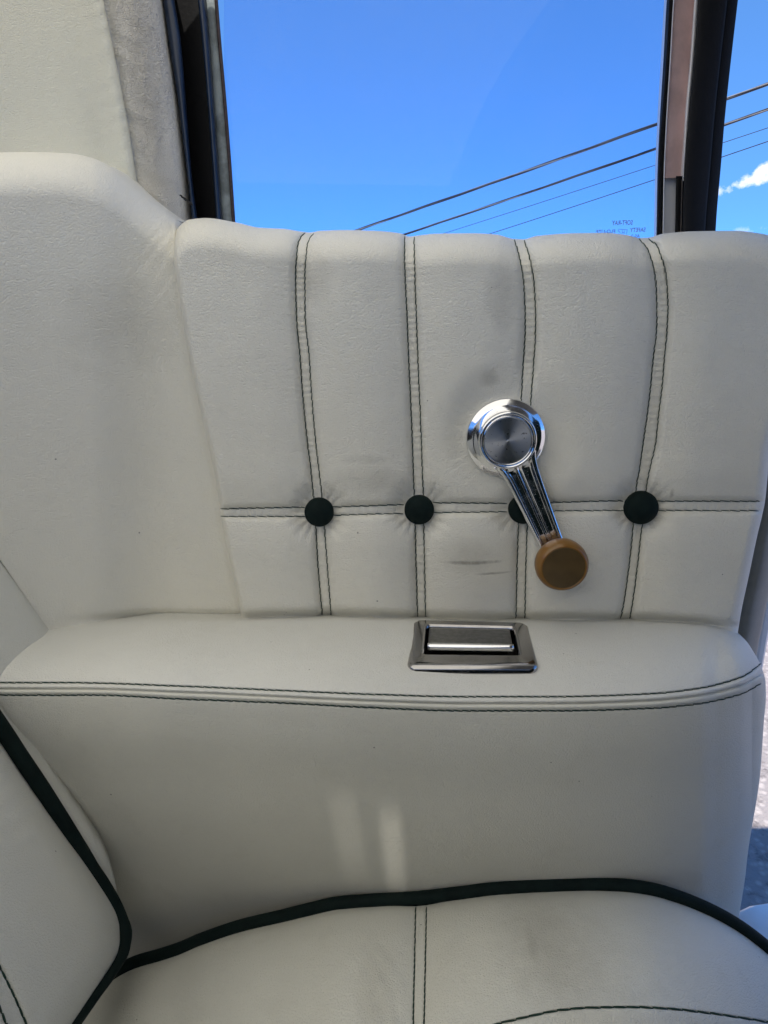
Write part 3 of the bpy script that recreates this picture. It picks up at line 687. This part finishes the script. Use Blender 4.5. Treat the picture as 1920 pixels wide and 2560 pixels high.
U, V = np.meshgrid(np.linspace(0, 1, 160), np.linspace(0, 1, 300))
pyg = -120 + V * 760; pxg = (xf(pyg) - 1) * (1 - U) + xr(pyg) * U
w = xr(pyg) - xf(pyg); m_fr = (pxg - xf(pyg)) / w
Yst = .5655 + .00002 * pyg + .010 * m_fr - .006 * np.sin(np.clip(m_fr / .8, 0, 1) * math.pi)**1 + .030 * rollf((1 - m_fr) * 100, 26) + .0005 * wob(pxg, pyg, 43, .02) \
    + .0007 * np.sin((pxg * .8 - pyg * .35) * .13 + 2.5 * np.sin(pyg * .03 + pxg * .02)) * (1 - m_fr)
P = PY(pxg, pyg, Yst); r2 = P[:, -1:].copy(); r2[..., 1] += .02
strip = grid_obj('pillar_edge', np.concatenate([P, r2], 1), M_strip, roof); strip['label'] = 'grubby grey-stained vinyl edge of the pillar'
mb = MB()   # torn black scuff by the seal
for a in range(26):
    x_ = 450 + a * 1.05 + random.uniform(-1.5, 1.5); y_ = 488 + a * .85 + random.uniform(-2, 2)
    p = Vector(pt(x_, y_, .5765)); mb.tube([p, p + Vector((.0016, -.0004, -.0008))], .00055 * random.uniform(.7, 1.2), 5)
mb.build('scuff', M_dark, strip)
U, V = np.meshgrid(np.linspace(0, 1, 30), np.linspace(0, 1, 30))
grid_obj('unseen_light_cloth', np.stack([-1.1 + U * 1.28, -.86 + V * 1.43, CZ + .30 + .05 * np.sin(V * math.pi) - .02 * U], -1), M_top, roof)  # unseen sheet, added to pass the sun on as warm top light
mb = MB(); mb.box((.175, -.86, CZ + .265), (.85, .58, CZ + .30)); o = mb.build('unseen_roof_shade', M_trimgr, roof, False); bevel(o, .01)  # unseen opaque roof front, added to darken the right side
mb = MB(); mb.box((-.62, .575, CZ - .05), (-.335, .61, CZ + .30)); mb.build('pillar_core', M_head, roof, False)

# ================================================================ side window
win = thing('side_window', 'side window pane in dark rubber seals with blue sky behind it', 'car window', (0, .60, CZ))
def ribbon(name, xa, xb, Ya, Yb, mat, parent, y0=-130, y1=640, bul=.0, n=60, ret=.02):
    """strip whose front face runs xa..xb (functions of picture row), bulged, with real returns behind"""
    ys = np.linspace(y0, y1, n); U = np.linspace(0, 1, 19); rows = []
    for y_ in ys:
        a, b = float(xa(y_)), float(xb(y_)); r = []
        for u in U:
            r.append(pt(a + (b - a) * u, y_, Ya + (Yb - Ya) * u - bul * math.sin(u * math.pi)**.6))
        f, l = np.array(r[0]), np.array(r[-1]); mid_ = r[4]
        rows.append([f + np.array((f[0] / f[1] * ret + .0004, ret, (f[2] - CZ) / f[1] * ret))] + r + [l + np.array((min(l[0] / l[1] * ret, 0) - .0006, ret, (l[2] - CZ) / l[1] * ret))])
    P = np.array(rows); o = grid_obj(name, P, mat, parent); o.data.polygons.foreach_set('use_smooth', [False] * len(o.data.polygons)); return o
def off(f, g, k): return lambda y: float(f(y)) * (1 - k) + float(g(y)) * k
L0 = xr
L1 = pl([(416, -120), (436, 0), (452, 104), (468, 300), (480, 444), (495, 560)], True)
L2 = pl([(476, -120), (494, 0), (505, 100), (519, 260), (530, 400), (541, 560)], True)
L3 = pl([(497, -120), (513, 0), (523, 100), (535, 260), (545, 400), (556, 560)], True)
L4 = pl([(535, -120), (545, 0), (553, 100), (567, 260), (578, 400), (589, 560)], True)
ribbon('seal_lip', lambda y: L0(y) - 2, L1, .590, .592, M_rubber_gl, win, bul=.004)
ribbon('glass_channel', L1, L2, .612, .606, M_rubber, win, bul=0)
ribbon('seal_ridge', L2, L3, .598, .602, M_rubber_gl, win, bul=.004)
ribbon('felt_channel', L3, lambda y: L4(y) - 7, .606, .606, M_felt, win, bul=.0015)
ribbon('edge_trim', lambda y: L4(y) - 9, L4, .604, .605, simple('rusty_dark_edge', (.05, .03, .03), .6, 0, 300, .6), win, bul=.0015)
# glass
m_, t_, b_ = principled('window_glass', (.9, .96, .97), .0)
t_.nodes.remove(b_); gl = N(t_, 'ShaderNodeBsdfGlossy'); gl.inputs['Roughness'].default_value = .01
tr = N(t_, 'ShaderNodeBsdfTransparent'); tr.inputs[0].default_value = (.84, .91, 1, 1); ms = N(t_, 'ShaderNodeMixShader')
fr = N(t_, 'ShaderNodeFresnel'); fr.inputs['IOR'].default_value = 1.45
t_.links.new(math_(t_, 'MULTIPLY', fr.outputs[0], .3), ms.inputs[0]); t_.links.new(tr.outputs[0], ms.inputs[1]); t_.links.new(gl.outputs[0], ms.inputs[2])
p_ = N(t_, 'ShaderNodeNewGeometry').outputs['Position']; df_ = N(t_, 'ShaderNodeBsdfTranslucent'); df_.inputs[0].default_value = (.9, .9, .9, 1); dm_ = N(t_, 'ShaderNodeMixShader')
t_.links.new(math_(t_, 'ADD', maprange(t_, noise(t_, 14, 5, .7, p_), .35, .8, .006, .03), math_(t_, 'MULTIPLY', maprange(t_, noise(t_, 700, 2, .5, p_), .70, .78), .05)), dm_.inputs[0])
t_.links.new(ms.outputs[0], dm_.inputs[1]); t_.links.new(df_.outputs[0], dm_.inputs[2]); t_.links.new(dm_.outputs[0], t_.nodes['Material Output'].inputs[0]); M_glass = m_
G = [pt(560, -130, .6095), pt(1690, -130, .6095), pt(1655, 640, .6095), pt(560, 640, .6095)]
mb = MB(); mb.add(G + [(x, y + .004, z) for x, y, z in G], [(0, 1, 2, 3), (7, 6, 5, 4), (0, 4, 5, 1), (1, 5, 6, 2), (2, 6, 7, 3), (3, 7, 4, 0)])
pane = mb.build('window_glass', M_glass, win, False)
# etched marking, read mirrored from inside
M_etch = simple('etched_marking', (.24, .33, .70), .7)
def etched(txt, px0, px1, py, hpx):
    c = bpy.data.curves.new('marking', 'FONT'); c.body = txt; c.size = 1; c.align_x = 'LEFT'; c.offset = .02
    o = bpy.data.objects.new('marking', c); COL.objects.link(o); bpy.context.view_layer.update()
    dg = bpy.context.evaluated_depsgraph_get(); me = bpy.data.meshes.new_from_object(o.evaluated_get(dg)); bpy.data.objects.remove(o)
    co = np.array([v.co[:] for v in me.vertices]); mn, mxx = co.min(0), co.max(0)
    y0 = .6085; a = np.array(pt(px1, py, y0)); b = np.array(pt(px0, py, y0)); hh = hpx / F * .565
    sx = abs(a[0] - b[0]) / (mxx[0] - mn[0]); sz = hh / (mxx[1] - mn[1]); tilt = -.025
    for v in me.vertices:
        lx = (v.co.x - mn[0]) * sx; v.co = (a[0] - lx, y0, a[2] - hh / 2 + (v.co.y - mn[1]) * sz + tilt * lx)
    return me
mes = [etched('SOFT-RAY', 1530, 1582, 556, 11), etched('SAFETY', 1575, 1614, 574, 10), etched('FLO-LITE', 1490, 1538, 578, 8.5), etched('AS-2', 1578, 1600, 590, 8)]
mb = MB()
for me in mes: mb.add([v.co[:] for v in me.vertices], [tuple(p.vertices) for p in me.polygons])
def lineq(a, b, wpx=1.1):
    p, q = np.array(pt(*a, .6085)), np.array(pt(*b, .6085)); d = q - p; n = np.array([-d[2], 0, d[0]]); n = n / np.linalg.norm(n) * wpx / F * .565 / 2
    mb.add([p - n, q - n, q + n, p + n], [(0, 1, 2, 3)])
for a, b in (((1547, 573), (1568, 574)), ((1568, 574), (1566, 586)), ((1547, 573), (1545, 578)), ((1545, 578), (1550, 579)), ((1550, 579), (1550, 585)), ((1556, 575), (1555, 586)), ((1561, 575), (1560, 586)), ((1556, 581), (1561, 582))): lineq(a, b)
mb.build('glass_marking', M_etch, pane, False)

# ================================================================ window post right of the glass
post = thing('window_post', 'upright window post of black rubber, pinkish metal and thin bright trim right of the pane', 'window post', (pt(1700, 560, .6)))
F_ = lambda pts: pl(pts, True)
a0 = F_([(1684, -130), (1673, 0), (1668, 100), (1655.5, 282), (1648, 376), (1643, 580), (1641, 640)])
a1 = F_([(1697, -130), (1685, 0), (1676, 157), (1666.5, 313), (1661, 439), (1658.5, 580), (1657, 640)])
c1 = F_([(1752, -130), (1737, 0), (1727.6, 141), (1715, 282), (1710, 376), (1708.5, 407), (1707, 445)])
g0 = F_([(1760, -130), (1746, 0), (1736, 130), (1725, 250), (1715, 376), (1710, 445), (1706, 580), (1704, 640)])
g1 = F_([(1860, -130), (1845, 0), (1834, 94), (1820, 219), (1810.6, 313), (1803, 407), (1792, 533), (1789, 580), (1785, 640)])
ribbon('pane_seal', a0, lambda y: a1(y) - 2, .597, .599, M_rubber, post, bul=.001, ret=.012)
ribbon('bright_bead', lambda y: a1(y) - 2, lambda y: a1(y) + 1.2, .5965, .5965, M_white, post, bul=.001, ret=.02)
ribbon('pinkish_bar', lambda y: a1(y) + 1, c1, .602, .606, M_pinkbr, post, y1=445, bul=.002, ret=.02)
ribbon('white_bar', lambda y: a1(y) + 1, lambda y: 1691 - (y - 445) * .02, .6085, .6085, M_white, post, y0=400, bul=.0, ret=.01)
ribbon('bright_bead', lambda y: c1(y) - .5, lambda y: g0(y), .598, .598, M_white, post, y1=452, bul=.001)
ribbon('inner_seal', lambda y: 1690 - (y - 445) * .02, lambda y: g0(y) + 1, .600, .601, M_rubber, post, y0=440, bul=.001)
ribbon('bright_bead', lambda y: g0(y) - 4, lambda y: g0(y) - 2.6, .5975, .5975, simple('dull_bead', (.25, .22, .2), .4, .5), post, y0=448, bul=.0004)
ribbon('broad_seal', lambda y: g0(y), lambda y: g1(y) - 26, .588, .590, M_rubber, post, bul=.0025, ret=.04)
ribbon('outer_seal', lambda y: g1(y) - 26, g1, .594, .597, M_rubber_gl if False else M_rubber, post, bul=.001, ret=.035)

# ================================================================ car body round about
body = thing('car_body', 'white painted car body sill showing below the open doorway', 'car body', (.5, .55, .28))
mb = MB()
xs = [(.372, .40), (.378, .36), (.392, .335)]
outl = [(.352, .42), (.355, .50), (.358, .56), (.362, .584), (.372, .597), (.390, .605), (.42, .610), (.50, .612), (.6, .612), (1.3, .612), (1.3, .36), (.42, .36), (.385, .375)]
n = len(outl); cx = sum(p[0] for p in outl) / n; top_z = CZ - .622
def ring(s, z, o=0):
    return [(x + (o if x < .5 else 0), y - o * (1 if y > .5 else -1) * .6, z) for x, y in outl]
L = [ring(0, .16, .004), ring(0, top_z - .012, 0), ring(0, top_z - .004, .002), ring(0, top_z, .007)]
loops(mb, [[Vector(p) for p in l] for l in L]); mb.f.append(tuple(len(mb.v) - n + k for k in range(n)))
sill = mb.build('door_sill', M_white, body)
mb = MB(); mb.box((-1.1, .615, .22), (.372, .66, CZ - .012)); o = mb.build('outer_panel', M_white, body, False); bevel(o, .01)
mb = MB(); mb.box((-.66, -.80, .24), (-.58, .57, CZ - .02)); mb.build('rear_bulkhead', M_floor, body, False)
mb = MB(); mb.box((-1.1, -.92, .2), (1.4, .36, .24)); mb.build('floor_pan', M_floor, body, False)
mb = MB(); mb.box((.44, -.75, .30), (.56, .27, CZ + .02)); o = mb.build('front_seat_back', M_green, body, False); bevel(o, .03)  # unseen; placed to dim the light from the doorway
mb = MB(); mb.box((-1.1, -.90, CZ - .10), (1.4, -.83, CZ + .13)); o = mb.build('unseen_sky_blocker', M_head, body, False); bevel(o, .02)  # unseen sill, raised high to cut blue sky light from behind
mb = MB(); mb.box((-.45, -.36, .24), (.42, -.17, CZ - .17)); o = mb.build('unseen_light_block', M_green, body, False); bevel(o, .04)  # unseen block, added to keep far-side light off the lower panel
mb = MB(); mb.box((-1.1, -.92, .24), (1.4, -.82, CZ - .10)); o = mb.build('far_side_panel', M_green, body, False); bevel(o, .02)

# ================================================================ outside
m_, t_, b_ = principled('asphalt', (.3, .27, .26), .9)
p_ = N(t_, 'ShaderNodeNewGeometry').outputs['Position']
v_ = N(t_, 'ShaderNodeTexVoronoi'); v_.inputs['Scale'].default_value = 70; t_.links.new(p_, v_.inputs['Vector'])
cc = mixrgb(t_, maprange(t_, v_.outputs['Distance'], .1, .6), (.43, .385, .37), (.29, .26, .255))
cc = mixrgb(t_, maprange(t_, noise(t_, 22, 6, .75, p_), .5, .66), cc, (.16, .14, .14)); t_.links.new(cc, b_.inputs['Base Color'])
bb = N(t_, 'ShaderNodeBump'); bb.inputs['Strength'].default_value = .8; bb.inputs['Distance'].default_value = .01
t_.links.new(noise(t_, 60, 5, .7, p_), bb.inputs['Height']); t_.links.new(bb.outputs[0], b_.inputs['Normal'])
gn = np.concatenate([-np.geomspace(900, 3, 14), np.linspace(-2, 4, 14), np.geomspace(5, 900, 14)])
GX, GY = np.meshgrid(gn, gn); gr = grid_obj('ground', np.stack([GX, GY, 0 * GX], -1), m_); gr['kind'] = 'structure'

def cable(px0, py0, px1, py1, Ya, Yb, twist, rad, label, y_sag=.0, thick=True):
    a = Vector(pt(px0, py0, Ya)); b = Vector(pt(px1, py1, Yb)); d = b - a; a = a - d * .25; b = b + d * .6; n = 420 if thick else 60
    mb = MB(); t = (b - a).normalized(); u = t.cross(Vector((0, 0, 1))).normalized(); w = t.cross(u)
    L = (b - a).length
    base = [a + (b - a) * (i / n) - Vector((0, 0, y_sag * 4 * (i / n) * (1 - i / n))) for i in range(n + 1)]
    if not thick:
        mb.tube(base, rad, 6); o = mb.build('power_line', M_cab, None)
    else:
        t0 = thing('power_line', label, 'power line', base[0], 'overhead wires beyond the window')
        for k in range(3):
            m2 = MB(); ph = k * 2 * math.pi / 3
            m2.tube([p + (u * math.cos(i / n * L * twist + ph) + w * math.sin(i / n * L * twist + ph)) * rad * .6 for i, p in enumerate(base)], rad * (.62 if k else .5), 6)
            m2.build('strand', (M_cabl, M_cab, M_cab)[k], t0)
        return t0
    o['label'] = label; o['category'] = 'power line'; o['group'] = 'overhead wires beyond the window'; return o
M_cab = simple('weathered_black_cable', (.035, .035, .04), .5, 0, 5, .3)
M_cabl = simple('bare_aluminium_cable', (.22, .22, .23), .5, .3, 5, .3)
cable(1920, 205, 885, 572, 13.5, 17.5, 1.5, .025, 'uppermost thick twisted overhead cable crossing the blue sky', .06)
cable(1920, 270, 1005, 583, 13.5, 17.5, 1.3, .022, 'lower of the two thick twisted overhead cables', .05)
cable(1920, 316, 1100, 582, 14, 19, 0, .0062, 'thin wire just below the two thick cables', .05, False)
cable(1920, 350, 1215, 583, 14, 19, 0, .0080, 'lowest thin overhead wire, nearest the top of the quilted panel', .05, False)
